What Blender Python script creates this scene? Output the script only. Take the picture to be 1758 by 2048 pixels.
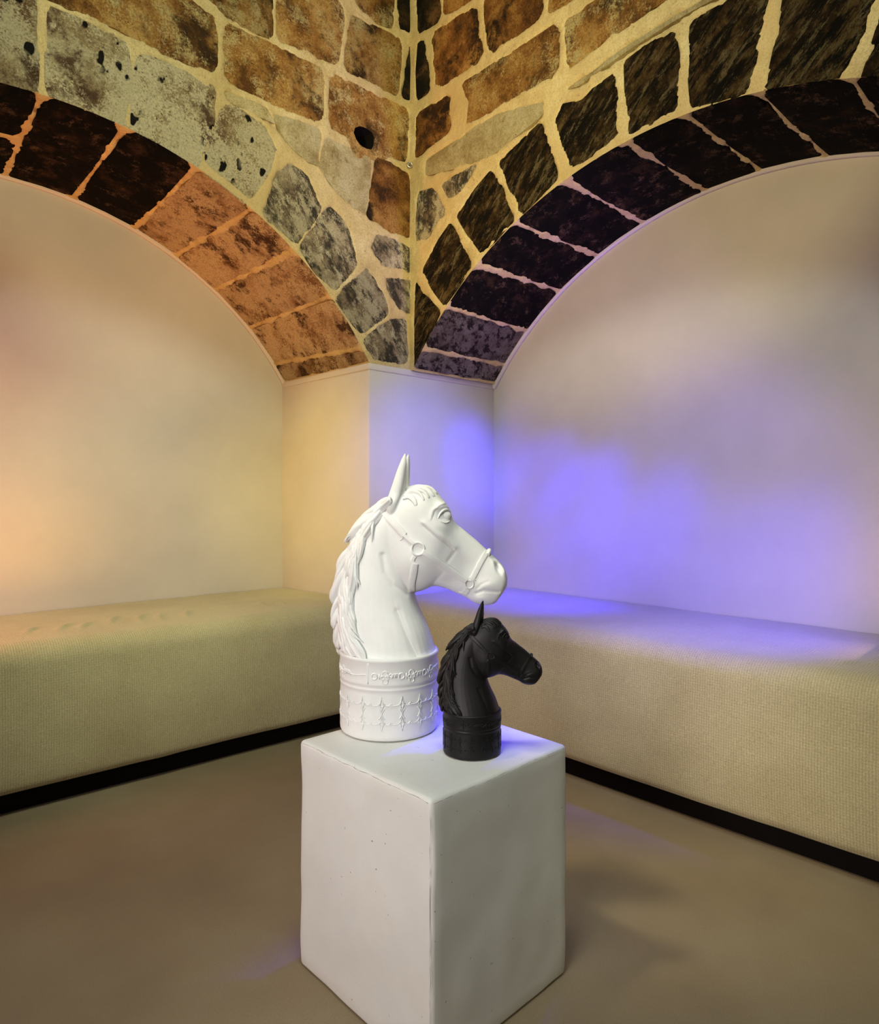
import bpy, bmesh, math, random
import numpy as np
from mathutils import Vector, Matrix
from mathutils.bvhtree import BVHTree
from mathutils.geometry import tessellate_polygon

for _o in list(bpy.data.objects): bpy.data.objects.remove(_o)
SC = bpy.context.scene
COL = SC.collection
R_ = math.radians

# ------------------------------------------------------------------ camera
EYE = 1.15
FPX, V0, YAW = 1373.71, 992.55, 0.805
CX, CY = -2.0953*EYE, -2.3735*EYE
cam_d = bpy.data.cameras.new('camera'); cam = bpy.data.objects.new('camera', cam_d); COL.objects.link(cam)
cam_d.sensor_fit = 'HORIZONTAL'; cam_d.sensor_width = 36.0
cam_d.lens = FPX/1758*36.0
cam_d.shift_y = -(1024-V0)/1758
cam_d.clip_start = .05
cam.location = (CX, CY, EYE)
cam.rotation_euler = (R_(90), 0, YAW-R_(90))
SC.camera = cam

# ------------------------------------------------------------------ world, lamps and added fills, exposure
W = bpy.data.worlds.new('room_light'); SC.world = W; W.use_nodes = True
bgn = W.node_tree.nodes['Background']
bgn.inputs[0].default_value = (1, .92, .75, 1); bgn.inputs[1].default_value = .012
SC.view_settings.view_transform = 'Standard'; SC.view_settings.look = 'None'
SC.view_settings.gamma = 1; SC.view_settings.exposure = 0; SC.view_settings.use_curve_mapping = False

def aim(o, target):
    o.rotation_euler = (Vector(target)-o.location).to_track_quat('-Z', 'Y').to_euler()
def area(name, loc, target, size, power, col, sy=None, spread=180):
    d = bpy.data.lights.new(name, 'AREA'); d.energy = power; d.color = col
    d.shape = 'RECTANGLE'; d.size = size; d.size_y = sy or size; d.spread = R_(spread)
    o = bpy.data.objects.new(name, d); COL.objects.link(o); o.location = loc; aim(o, target); return o
def spot(name, loc, target, power, col, angle, blend=1.0, rad=.05):
    d = bpy.data.lights.new(name, 'SPOT'); d.energy = power; d.color = col
    d.spot_size = R_(angle); d.spot_blend = blend; d.shadow_soft_size = rad
    o = bpy.data.objects.new(name, d); COL.objects.link(o); o.location = loc; aim(o, target); return o

area('key_lamp', (-4.3, -1.7, 2.8), (-0.6, -1.0, 1.4), 0.8, 2.5, (0.8, 0.8, 1.0))
area('overhead_fill', (-1.9, -2.2, 3.9), (-1.3, -1.5, 0), 0.8, 40, (0.85, 1.0, 0.92))  # added overhead fill that lifts the pedestal top and statues
spot('statue_fill', (-3.3, -2.7, 2.7), (-1.3, -1.5, 0.75), 46, (0.84, 0.97, 0.95), 24, 0.8, 0.12)  # added fill, aimed only at the sculptures and pedestal
spot('vault_fill', (-1.9, -3.8, 1.9), (-0.75, 0, 3.0), 280.49, (1.0, 0.937, 0.453), 44, 0.5, 0.1)  # added uplight, coned to brighten the left stone face alone
spot('vault_fill', (-3.8, -1.9, 1.9), (0, -0.95, 3.0), 285, (1.0, 0.83, 0.38), 44, 0.5, 0.1)  # same added uplight for the right stone face
area('amber_lamp', (-2.5, 0.25, 0.95), (-0.28, 0.4, 1.25), 0.2, 7.91, (1.0, 0.386, 0.248))
spot('blue_spot', (-0.35, -1.7, 2.5), (0.52, 0, 1.32), 278.18, (0.03, 0.02, 1.0), 17, 1, 0.05)
spot('blue_spot', (-0.75, -2.0, 2.5), (0.665, -0.3, 1.22), 344.4, (0.03, 0.02, 1.0), 13, 1, 0.05)
spot('blue_spot', (-0.75, -2.1, 2.5), (0.665, -0.62, 1.12), 415.6, (0.03, 0.02, 1.0), 13, 1, 0.05)
spot('blue_spot', (-0.75, -2.3, 2.5), (0.665, -1.0, 1.0), 193.99, (0.03, 0.02, 1.0), 14, 1, 0.05)
spot('blue_spot', (0.25, -2.3, 1.95), (0.35, -0.45, 0.62), 848.89, (0.03, 0.02, 1.0), 26, 1, 0.05)
spot('blue_spot', (0.25, -2.3, 1.95), (0.3, -1.5, 0.62), 230, (0.03, 0.02, 1.0), 50, 1, 0.05)
spot('blue_spot', (0.15, -1.35, 2.3), (-1.03, -1.48, 0.58), 299.0, (0.03, 0.02, 1.0), 17, 1, 0.03)
spot('amber_fill', (-1.4, -1.3, 2.5), (-1.25, 0.6, 0.75), 99.53, (0.962, 1.0, 0.545), 60, 1, 0.15)  # added fill from above for the left seat and lower wall
spot('rose_fill', (-1.5, -1.3, 2.5), (0.5, -1.3, 0.8), 99.16, (0.0, 0.0, 1.0), 50, 1, 0.15)  # added blue fill over the right bench and lower wall
area('amber_lamp', (-1.65, 0.35, 0.7), (-1.65, 0.35, 2.5), 0.3, 2.21, (1.0, 0.467, 0.0))
area('rose_lamp', (0.25, -2.2, 0.7), (0.2, -1.2, 2.5), 0.3, 1.4, (1.0, 0.617, 0.471))
area('low_fill', (-4.1, -2.15, 1.35), (-0.13, -1.2, 0.28), 1.2, 7.5, (1.0, 0.90, 0.86), None, 60)  # added low fill to brighten the right bench front and pedestal side
spot('bench_fill', (-2.5, -1.0, 3.6), (-0.25, -1.6, 0.15), 250, (1.0, 0.88, 0.58), 27, 1, 0.15)  # added fill for the right bench front, passing clear of the pedestal
spot('lilac_fill', (-1.5, -3.3, 2.3), (0.12, 0, 1.32), 561.21, (0.24, 0.255, 1.0), 17, 0.9, 0.1)  # narrow fill added to tint only the pier
spot('peach_spot', (-3.2, -1.4, 2.2), (-0.28, 0.45, 1.2), 267.14, (1.0, 0.754, 0.067), 24, 1, 0.1)
area('low_fill', (-2.1, -4.3, 1.3), (-0.13, -1.7, 0.35), 1.1, 0.6, (0.80, 1.0, 0.50), None, 55)  # weak greenish fill, added for the pedestal's right face
spot('rose_fill', (0.4, -2.5, 0.8), (0.25, -0.65, 2.3), 185, (0.40, 0.24, 1.0), 40, 1, 0.1)  # upward fill added for the right soffit
spot('amber_fill', (-2.7, 0.35, 0.8), (-1.1, 0.35, 2.4), 92, (1.0, 0.27, 0.06), 56, 1, 0.1)  # upward fill added for the left soffit
spot('rose_fill', (-1.3, -2.3, 2.4), (0.665, -1.05, 0.85), 97.6, (0.0, 0.0, 1.0), 18, 1, 0.1)  # narrow fill added on the lower right niche wall
spot('blue_spot', (-0.75, -2.6, 2.4), (0.665, -1.32, 0.9), 56.27, (0.03, 0.02, 1.0), 14, 1, 0.05)

# ------------------------------------------------------------------ materials
def mat(name, rough=.9, spec=.2):
    m = bpy.data.materials.new(name); m.use_nodes = True
    nt = m.node_tree; b = nt.nodes['Principled BSDF']
    b.inputs['Roughness'].default_value = rough
    b.inputs['Specular IOR Level'].default_value = spec
    return m, nt, b
def N(nt, t, **kw):
    n = nt.nodes.new(t)
    for k, v in kw.items():
        if k in n.inputs: n.inputs[k].default_value = v
        else: setattr(n, k, v)
    return n
def coords(nt, scale=(1, 1, 1), rot=(0, 0, 0), rand=0):
    tc = N(nt, 'ShaderNodeTexCoord'); mp = N(nt, 'ShaderNodeMapping')
    mp.inputs['Scale'].default_value = scale; mp.inputs['Rotation'].default_value = rot
    nt.links.new(tc.outputs['Object'], mp.inputs['Vector'])
    if any(rot):        # rotate first, then stretch
        mp.vector_type = 'TEXTURE'; mp.inputs['Scale'].default_value = tuple(1/q for q in scale)
    if rand:
        oi = N(nt, 'ShaderNodeObjectInfo'); mu = N(nt, 'ShaderNodeMath', operation='MULTIPLY'); mu.inputs[1].default_value = rand
        nt.links.new(oi.outputs['Random'], mu.inputs[0]); nt.links.new(mu.outputs[0], mp.inputs['Location'])
    return mp.outputs['Vector']
def noise(nt, vec, scale, detail=6, rough=.6, dist=0):
    n = N(nt, 'ShaderNodeTexNoise'); n.inputs['Scale'].default_value = scale
    n.inputs['Detail'].default_value = detail; n.inputs['Roughness'].default_value = rough; n.inputs['Distortion'].default_value = dist
    nt.links.new(vec, n.inputs['Vector']); return n.outputs['Fac']
def ramp(nt, fac, stops):
    r = N(nt, 'ShaderNodeValToRGB'); e = r.color_ramp.elements
    while len(e) < len(stops): e.new(.5)
    for q, (p, c) in zip(e, stops):
        q.position = p; q.color = (*c, 1) if len(c) == 3 else c
    nt.links.new(fac, r.inputs['Fac']); return r.outputs['Color']
def mixc(nt, fac, a, b, blend='MIX'):
    m = N(nt, 'ShaderNodeMix', data_type='RGBA', blend_type=blend)
    for s, v in ((0, fac), (6, a), (7, b)):
        if isinstance(v, (int, float)): m.inputs[s].default_value = v
        elif isinstance(v, tuple): m.inputs[s].default_value = (*v, 1)
        else: nt.links.new(v, m.inputs[s])
    return m.outputs[2]
def bump(nt, b, h, strength=.4, dist=.01, prev=None):
    n = N(nt, 'ShaderNodeBump'); n.inputs['Strength'].default_value = strength; n.inputs['Distance'].default_value = dist
    nt.links.new(h, n.inputs['Height'])
    if prev: nt.links.new(prev, n.inputs['Normal'])
    nt.links.new(n.outputs[0], b.inputs['Normal']); return n.outputs[0]
K3 = lambda v: (v, v, v)

def m_mortar():
    m, nt, b = mat('lime_mortar', .95, .1)
    v = coords(nt)
    c = ramp(nt, noise(nt, v, 6, 8, .65), [(.25, (.42, .31, .135)), (.5, (.60, .46, .22)), (.75, (.74, .61, .34))])
    c = mixc(nt, ramp(nt, noise(nt, v, 55, 6, .75), [(.60, K3(0)), (.70, K3(1))]), c, (.22, .14, .055))
    c = mixc(nt, 1., c, ramp(nt, noise(nt, v, 150, 4, .8), [(.33, K3(.68)), (.5, K3(1)), (.7, K3(1.15))]), 'MULTIPLY')
    c = mixc(nt, ramp(nt, noise(nt, v, 1.7, 3, .6), [(.45, K3(0)), (.62, K3(.55))]), c, (.52, .36, .16))
    nt.links.new(c, b.inputs['Base Color'])
    p = bump(nt, b, noise(nt, v, 140, 4, .7), .5, .004)
    bump(nt, b, noise(nt, v, 22, 5, .6), .6, .014, p)
    return m
def m_stone(name, cols, stain, sth, scale=9, streak=None, cream=None, pits=0., bs=.6, soft=.05, grain=.45):
    m, nt, b = mat(name, .93, .12)
    v = coords(nt, rand=7.3)
    vs = coords(nt, streak[0], streak[1], 7.3) if streak else v
    fine = noise(nt, vs, 130, 5, .8)
    def thr(fac, t, w): return ramp(nt, fac, [(t-w, K3(0)), (t+w, K3(1))])
    def rough(fac, k):
        n = N(nt, 'ShaderNodeMath', operation='MULTIPLY_ADD'); n.inputs[1].default_value = k
        nt.links.new(fine, n.inputs[0]); nt.links.new(fac, n.inputs[2])
        q = N(nt, 'ShaderNodeMath', operation='SUBTRACT'); q.inputs[1].default_value = k*.5; nt.links.new(n.outputs[0], q.inputs[0]); return q.outputs[0]
    c = ramp(nt, rough(noise(nt, v, scale, 10, .7, .1), .25), cols)
    f = rough(noise(nt, vs, scale*1.1, 12, .74, .15), .35)
    c = mixc(nt, thr(f, sth, soft), c, stain)
    if cream:
        g = rough(noise(nt, vs, cream[2], 12, .76, .15), .4)
        c = mixc(nt, thr(g, cream[1], soft), c, cream[0])
    if pits:
        vo = N(nt, 'ShaderNodeTexVoronoi'); vo.inputs['Scale'].default_value = 19; vo.inputs['Randomness'].default_value = 1
        mp = coords(nt, (1, 1, .65), (.3, .2, 0), 7.3)
        ns = N(nt, 'ShaderNodeTexNoise'); ns.inputs['Scale'].default_value = 30; nt.links.new(mp, ns.inputs['Vector'])
        ad = N(nt, 'ShaderNodeVectorMath', operation='MULTIPLY_ADD'); ad.inputs[1].default_value = (.04, .04, .04)
        nt.links.new(ns.outputs['Color'], ad.inputs[0]); nt.links.new(mp, ad.inputs[2]); nt.links.new(ad.outputs[0], vo.inputs['Vector'])
        gate = ramp(nt, noise(nt, v, 4, 2), [(.47, K3(0)), (.53, K3(1))])
        pf = ramp(nt, vo.outputs['Distance'], [(pits, K3(1)), (pits+.06, K3(0))])
        c = mixc(nt, mixc(nt, 1., pf, gate, 'MULTIPLY'), c, (.012, .01, .008))  # flat near-black spots stand for the shade inside small pits
    # coarse sand grain and scattered soot specks
    c = mixc(nt, 1., c, ramp(nt, fine, [(.33, K3(1-grain)), (.5, K3(1)), (.68, K3(1+grain*.5))]), 'MULTIPLY')
    c = mixc(nt, thr(noise(nt, v, 60, 4, .7), .665, .02), c, stain)
    oi = N(nt, 'ShaderNodeObjectInfo'); hs = N(nt, 'ShaderNodeMapRange')
    hs.inputs[3].default_value = .78; hs.inputs[4].default_value = 1.15
    nt.links.new(oi.outputs['Random'], hs.inputs[0])
    h = N(nt, 'ShaderNodeHueSaturation'); nt.links.new(hs.outputs[0], h.inputs['Value']); nt.links.new(c, h.inputs['Color'])
    nt.links.new(h.outputs[0], b.inputs['Base Color'])
    p = bump(nt, b, f, bs, .014)
    bump(nt, b, fine, bs, .005, p)
    return m
MORTAR = m_mortar()
DIAG = ((3.2, 3.2, .9), (.8, 0, 0))
S_OR = m_stone('orange_stone', [(.38, (.13, .055, .016)), (.49, (.36, .17, .042)), (.60, (.56, .34, .11))], (.055, .028, .012), .565, 4.5, cream=((.56, .43, .19), .565, 6), soft=.05)
S_OR2 = m_stone('dark_orange_stone', [(.38, (.06, .026, .009)), (.5, (.24, .10, .024)), (.62, (.46, .24, .065))], (.025, .014, .008), .54, 4.5, soft=.05)
S_BK = m_stone('sooty_stone', [(.38, (.012, .009, .005)), (.5, (.05, .03, .013)), (.64, (.20, .10, .035))], (.01, .008, .006), .5, 6)
S_PL = m_stone('pale_stone', [(.40, (.20, .115, .055)), (.5, (.40, .30, .16)), (.58, (.56, .48, .29))], (.10, .055, .03), .575, 5, cream=((.62, .53, .33), .52, 4.5), pits=.25, soft=.035)
S_GR = m_stone('grey_stone', [(.38, (.16, .11, .07)), (.5, (.34, .26, .155)), (.62, (.56, .47, .30))], (.06, .05, .038), .505, 6, streak=((2.2, 2.2, 1.1), (0, -.6, 0)), cream=((.58, .50, .32), .535, 7), soft=.035)
S_DK = m_stone('dark_streaked_stone', [(.40, (.036, .022, .011)), (.5, (.125, .066, .024)), (.60, (.36, .215, .08))], (.019, .014, .010), .505, 8, streak=DIAG, cream=((.43, .31, .14), .575, 9), bs=1., soft=.03, grain=.6)
S_CR = m_stone('cream_stone', [(.38, (.42, .31, .14)), (.5, (.58, .47, .24)), (.62, (.70, .60, .36))], (.25, .15, .06), .62, 6, soft=.05, grain=.3)
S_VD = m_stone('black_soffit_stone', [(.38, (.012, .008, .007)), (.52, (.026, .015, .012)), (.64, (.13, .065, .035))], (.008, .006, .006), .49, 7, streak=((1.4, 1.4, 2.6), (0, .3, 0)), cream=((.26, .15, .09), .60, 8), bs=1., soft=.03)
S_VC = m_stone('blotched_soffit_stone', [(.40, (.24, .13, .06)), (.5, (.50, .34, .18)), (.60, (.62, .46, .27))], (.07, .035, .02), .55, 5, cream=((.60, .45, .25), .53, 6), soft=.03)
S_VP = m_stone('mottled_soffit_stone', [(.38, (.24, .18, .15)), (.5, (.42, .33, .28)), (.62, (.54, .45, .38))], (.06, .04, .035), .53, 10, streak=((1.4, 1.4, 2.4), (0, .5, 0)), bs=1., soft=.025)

def m_plaster(name, col, var=.06, rough=.75):
    m, nt, b = mat(name, rough, .25)
    v = coords(nt)
    lo = tuple(x*(1-var) for x in col); hi = tuple(min(1, x*(1+var*.6)) for x in col)
    c = ramp(nt, noise(nt, v, 2.2, 6, .6), [(.35, lo), (.65, hi)])
    nt.links.new(c, b.inputs['Base Color'])
    p = bump(nt, b, noise(nt, v, 8, 5, .55), .12, .01)
    bump(nt, b, noise(nt, v, 160, 3, .6), .12, .002, p)
    return m
PLASTER = m_plaster('smooth_plaster', (.64, .59, .55))
PED = m_plaster('pedestal_plaster', (.745, .735, .705), .07, .38)
def m_ped_extra():
    nt = PED.node_tree; b = nt.nodes['Principled BSDF']; src = b.inputs['Base Color'].links[0].from_socket
    v = coords(nt)
    c = mixc(nt, ramp(nt, noise(nt, v, 90, 2, .5), [(.74, K3(0)), (.77, K3(1))]), src, (.2, .16, .12))
    c = mixc(nt, ramp(nt, noise(nt, v, 5, 6, .6), [(.45, K3(0)), (.75, K3(.35))]), c, (.62, .55, .46))
    nt.links.new(c, b.inputs['Base Color'])
m_ped_extra()
def m_floor():
    m, nt, b = mat('screed_floor', .62, .25)
    v = coords(nt)
    c = ramp(nt, noise(nt, v, 1.6, 7, .6), [(.3, (.22, .165, .10)), (.5, (.27, .205, .125)), (.7, (.31, .25, .16))])
    c = mixc(nt, ramp(nt, noise(nt, v, 240, 3, .7), [(.4, K3(0)), (.7, K3(.5))]), c, (.20, .15, .09))
    nt.links.new(c, b.inputs['Base Color'])
    p = bump(nt, b, noise(nt, v, 180, 3, .6), .15, .002)
    bump(nt, b, noise(nt, v, 4, 4, .5), .12, .02, p)
    return m
FLOOR = m_floor()
def m_fabric():
    m, nt, b = mat('woven_fabric', .95, .08)
    b.inputs['Sheen Weight'].default_value = .25
    tc = N(nt, 'ShaderNodeUVMap'); sp = N(nt, 'ShaderNodeSeparateXYZ'); nt.links.new(tc.outputs[0], sp.inputs[0])
    def wv(sock, k):
        a = N(nt, 'ShaderNodeMath', operation='MULTIPLY'); a.inputs[1].default_value = k; nt.links.new(sock, a.inputs[0])
        s = N(nt, 'ShaderNodeMath', operation='SINE'); nt.links.new(a.outputs[0], s.inputs[0]); return s.outputs[0]
    a = wv(sp.outputs[0], 2*math.pi/.0085); c2 = wv(sp.outputs[1], 2*math.pi/.009)
    ad = N(nt, 'ShaderNodeMath', operation='MULTIPLY_ADD'); ad.inputs[1].default_value = .35
    nt.links.new(c2, ad.inputs[0]); nt.links.new(a, ad.inputs[2])
    v = coords(nt)
    base = ramp(nt, noise(nt, v, 2.5, 5, .6), [(.35, (.49, .42, .235)), (.65, (.57, .50, .295))])
    fine = ramp(nt, noise(nt, v, 260, 3, .7), [(.35, K3(.75)), (.65, K3(1.08))])
    c = mixc(nt, 1., base, fine, 'MULTIPLY')
    mr = N(nt, 'ShaderNodeMapRange'); mr.inputs[1].default_value = -1.35; mr.inputs[2].default_value = 1.35; mr.inputs[3].default_value = .84; mr.inputs[4].default_value = 1.08
    nt.links.new(ad.outputs[0], mr.inputs[0])
    c = mixc(nt, 1., c, mr.outputs[0], 'MULTIPLY')
    nt.links.new(c, b.inputs['Base Color'])
    p = bump(nt, b, ad.outputs[0], .25, .0015)
    bump(nt, b, noise(nt, v, 9, 4, .6), .15, .02, p)
    return m
FABRIC = m_fabric()
def m_plain(name, col, rough, spec=.3, metal=0, bs=.0):
    m, nt, b = mat(name, rough, spec); b.inputs['Metallic'].default_value = metal
    v = coords(nt); lo = tuple(x*.94 for x in col)
    nt.links.new(ramp(nt, noise(nt, v, 12, 5, .6), [(.4, lo), (.6, col)]), b.inputs['Base Color'])
    if bs: bump(nt, b, noise(nt, v, 220, 3, .6), bs, .0015)
    return m
DARK = m_plain('recess_shade_black', (.008, .006, .005), .9, .1)  # near-black stands for the shade in the bench gap and stone hole
WHITE = m_plain('matt_white_resin', (.83, .83, .82), .55, .3)
BLACK = m_plain('matt_black_resin', (.0075, .0065, .007), .46, .28, bs=.1)
STEEL = m_plain('dull_steel', (.62, .62, .60), .3, .5, .9)

# ------------------------------------------------------------------ helpers
def link(name, me, m=None, parent=None, smooth=False):
    o = bpy.data.objects.new(name, me); COL.objects.link(o)
    if m: me.materials.append(m)
    if smooth:
        me.shade_smooth()
    if parent: o.parent = parent
    return o
def from_py(name, v, f, m=None, parent=None, smooth=False):
    me = bpy.data.meshes.new(name); me.from_pydata([tuple(map(float, p)) for p in v], [], [tuple(map(int, q)) for q in f]); me.update()
    return link(name, me, m, parent, smooth)
def struct(o): o['kind'] = 'structure'; return o
def tag(o, label, cat, group=None):
    o['label'] = label; o['category'] = cat
    if group: o['group'] = group
    return o
def empty(name, loc, rot=(0, 0, 0)):
    o = bpy.data.objects.new(name, None); COL.objects.link(o); o.location = loc; o.rotation_euler = rot; return o
def box(name, lo, hi, m, parent=None, bev=0, seg=2):
    bm = bmesh.new(); bmesh.ops.create_cube(bm, size=1)
    for v in bm.verts: v.co = Vector([(lo[i]+hi[i])/2+v.co[i]*(hi[i]-lo[i]) for i in range(3)])
    if bev: bmesh.ops.bevel(bm, geom=bm.edges[:], offset=bev, segments=seg, affect='EDGES', profile=.5)
    me = bpy.data.meshes.new(name); bm.to_mesh(me); bm.free()
    return link(name, me, m, parent, bool(bev))
_rng = np.random.default_rng(5)
_lat = _rng.random((64, 64, 64))
def vnoise(x, y, z=0.0, s=1.0):
    x = np.asarray(x)*s; y = np.asarray(y)*s; z = np.broadcast_to(np.asarray(z)*s, x.shape)
    xi, yi, zi = np.floor(x).astype(int), np.floor(y).astype(int), np.floor(z).astype(int)
    fx, fy, fz = x-xi, y-yi, z-zi
    fx, fy, fz = (t*t*(3-2*t) for t in (fx, fy, fz))
    g = lambda a, b, c: _lat[(xi+a) & 63, (yi+b) & 63, (zi+c) & 63]
    l = lambda a, b, t: a+(b-a)*t
    r = l(l(l(g(0,0,0), g(1,0,0), fx), l(g(0,1,0), g(1,1,0), fx), fy), l(l(g(0,0,1), g(1,0,1), fx), l(g(0,1,1), g(1,1,1), fx), fy), fz)
    return r*2-1
def sstep(t): t = np.clip(t, 0, 1); return t*t*(3-2*t)

# rays of the photograph's own camera, used once to read real wall positions off the picture
_c, _s = math.cos(YAW), math.sin(YAW)
def hit(u, v, axis, val):
    r = (u-879)/FPX; z = -(v-V0)/FPX
    d = np.array([_c+r*_s, _s-r*_c, z]); O = np.array([CX, CY, EYE])
    return O+d*((val-O[axis])/d[axis])

# ------------------------------------------------------------------ setting: dimensions
DL, DR = .821, .665                     # depth of the two niches
WL = .276                               # width of the pier front
ZS = 1.815                              # springing
AL = dict(c=1.65, R=1.632, z=.943)      # arch circles (distance from corner, radius, centre height)
AR = dict(c=1.47, R=1.781, z=.779)
TOP = 4.0
floor = box('floor', (-5.2, -5.2, -.1), (1.0, 1.2, 0), FLOOR); struct(floor)

wl = box('wall_niche_left', (-3.4, DL, 0), (-WL+.1, DL+.15, 2.75), PLASTER); struct(wl)
wr = box('wall_niche_right', (DR, -3.3, 0), (DR+.15, .12, 2.75), PLASTER); struct(wr)
pier = box('wall_pier', (-WL, 0, 0), (DR+.05, DL+.05, ZS-.012), PLASTER, bev=.004); struct(pier)
p2 = box('wall_end_left', (-3.6, 0, 0), (-3.02, DL+.1, 1.82), PLASTER, bev=.004); struct(p2)
p3 = box('wall_end_right', (0, -3.6, 0), (DR+.1, -2.91, 1.82), PLASTER, bev=.004); struct(p3)
cap = box('trim_1', (-WL-.006, -.006, ZS-.028), (DR, DL, ZS+.004), PLASTER, bev=.004); struct(cap)

# ------------------------------------------------------------------ masonry
def seg_dist(P, poly):
    """signed distance of points P (n,2) to a polygon, negative inside"""
    a = poly; b = np.roll(poly, -1, 0)
    dmin = np.full(len(P), 1e9); ins = np.zeros(len(P), bool)
    for p, q in zip(a, b):
        e = q-p; w = P-p
        t = np.clip((w@e)/max(e@e, 1e-12), 0, 1)
        dmin = np.minimum(dmin, np.linalg.norm(w-t[:, None]*e, axis=1))
        cnd = ((p[1] <= P[:, 1]) != (q[1] <= P[:, 1]))
        with np.errstate(divide='ignore', invalid='ignore'):
            xi = p[0]+(P[:, 1]-p[1])*(q[0]-p[0])/(q[1]-p[1])
        ins ^= cnd & (P[:, 0] < xi)
    return np.where(ins, -dmin, dmin)

def resample(poly, step):
    out = []
    for p, q in zip(poly, np.roll(poly, -1, 0)):
        n = max(1, int(np.linalg.norm(q-p)/step))
        for k in range(n): out.append(p+(q-p)*k/n)
    return np.array(out)
def smooth_poly(poly, it=1):
    for _ in range(it):
        a = poly; b = np.roll(poly, -1, 0)
        poly = np.stack([a*.90+b*.10, a*.10+b*.90], 1).reshape(-1, 2)
    return poly

def stone(parent, poly, M, m, clamp=None, grow=.012, step=.09, seed=0, hole=None, proud=.002):
    rnd = random.Random(seed)
    poly = resample(smooth_poly(np.array(poly)), step); n = len(poly)
    cen = poly.mean(0)
    d = poly-cen; L = np.linalg.norm(d, axis=1, keepdims=True)
    outer = cen+d*(1+grow/L)
    if clamp: outer = np.array([clamp(p) for p in outer])
    tx, ty = rnd.uniform(-.012, .012), rnd.uniform(-.012, .012)
    hh = lambda p, r: proud+(tx*(p[0]-cen[0])+ty*(p[1]-cen[1]))+r*.004+rnd.uniform(-.0015, .0015)
    mid = cen+(outer-cen)*.62
    V = [M(*p, -.04) for p in outer]+[M(*p, hh(p, 0)) for p in outer]
    F = [(i, (i+1) % n, n+(i+1) % n, n+i) for i in range(n)]
    if hole is None:
        V += [M(*p, hh(p, 1)) for p in mid]+[M(*cen, hh(cen, 1.2))]
        F += [(n+i, n+(i+1) % n, 2*n+(i+1) % n, 2*n+i) for i in range(n)]
        F += [(2*n+i, 2*n+(i+1) % n, 3*n) for i in range(n)]
    else:
        hp = np.array(hole); k = len(hp)
        tri = tessellate_polygon([[Vector((*p, 0)) for p in outer], [Vector((*p, 0)) for p in hp]])
        V += [M(*p, .003) for p in hp]+[M(*(hp.mean(0)+(p-hp.mean(0))*.9), -.24) for p in hp]; hole_shade = len(F)+len(tri)
        F += [tuple(n+i for i in t) for t in tri]
        F += [(2*n+i, 2*n+(i+1) % k, 2*n+k+(i+1) % k, 2*n+k+i) for i in range(k)]+[tuple(range(2*n+k, 2*n+2*k))]
    me = bpy.data.meshes.new('stone'); me.from_pydata([tuple(map(float, p)) for p in V], [], F); me.update()
    bm = bmesh.new(); bm.from_mesh(me); bmesh.ops.recalc_face_normals(bm, faces=bm.faces[:]); bm.to_mesh(me); bm.free()
    o = link('stone', me, m, parent, True)
    if hole is not None:
        me.materials.append(DARK)  # inside of the hole blackened to stand for its shade
        for pf in me.polygons:
            if pf.index >= hole_shade: pf.material_index = 1
    me.set_sharp_from_angle(angle=R_(35))
    return o

def mortar(name, us, vs, polys, M, keep=None, snap=None, edge=None, holes=(), parent=None, amp=1.0):
    U, Vv = np.meshgrid(us, vs, indexing='ij'); nu, nv = U.shape
    P = np.stack([U.ravel(), Vv.ravel()], 1)
    if snap: P = snap(P)
    D = np.full(len(P), 1e9)
    for q in polys:
        q = smooth_poly(np.array(q)); lo = q.min(0)-.12; hi = q.max(0)+.12
        idx = np.nonzero(((P > lo) & (P < hi)).all(1))[0]
        if len(idx): D[idx] = np.minimum(D[idx], seg_dist(P[idx], q))
    x, y = P[:, 0], P[:, 1]
    nz = vnoise(x, y, 3, 14)*.010+vnoise(x, y, 7, 38)*.006+vnoise(x, y, 1, 90)*.004
    d = D+nz*amp
    H = .0045-.022*sstep((-d+.014)/.026)
    H = H+vnoise(x, y, 5, 20)*.0015+vnoise(x, y, 9, 70)*.0008
    H = np.where((d > .03), H+.002*vnoise(x, y, 2, 9), H)
    for (hx, hy, hr) in holes:
        H = H-.03*sstep((1.25-np.hypot(x-hx, y-hy)/hr)*4)
    if edge is not None: H = H*edge(P)
    X = np.array([M(a, b, h) for a, b, h in zip(x, y, H)])
    idx = np.arange(nu*nv).reshape(nu, nv)
    F = np.stack([idx[:-1, :-1], idx[1:, :-1], idx[1:, 1:], idx[:-1, 1:]], -1).reshape(-1, 4)
    if keep is not None: F = F[keep(P)[F].all(1)]
    me = bpy.data.meshes.new(name)
    me.vertices.add(len(X)); me.vertices.foreach_set('co', X.astype(np.float32).ravel())
    me.loops.add(len(F)*4); me.loops.foreach_set('vertex_index', F.astype(np.int32).ravel())
    me.polygons.add(len(F)); me.polygons.foreach_set('loop_start', np.arange(0, len(F)*4, 4, dtype=np.int32))
    me.update(calc_edges=True); me.validate()
    bm = bmesh.new(); bm.from_mesh(me)
    bmesh.ops.delete(bm, geom=[v for v in bm.verts if not v.link_faces], context='VERTS')
    bm.to_mesh(me); bm.free()
    return link(name, me, MORTAR, parent, True)

M_L = lambda u, v, h: (-u, -h, v)
M_R = lambda u, v, h: (-h, -u, v)
def warp(u, v):
    t = np.clip((742-v)/742, 0, 1)
    cor = 823-15*min(1, max(0, (560-v)/350))
    sh = (826-cor)*math.exp(-abs(u-cor)/220)
    return u+sh, v
def wL(poly): return np.array([(-p[0], p[2]) for p in (hit(*warp(*q), 1, 0) for q in poly)])
def wR(poly): return np.array([(-p[1], p[2]) for p in (hit(*warp(*q), 0, 0) for q in poly)])

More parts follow.
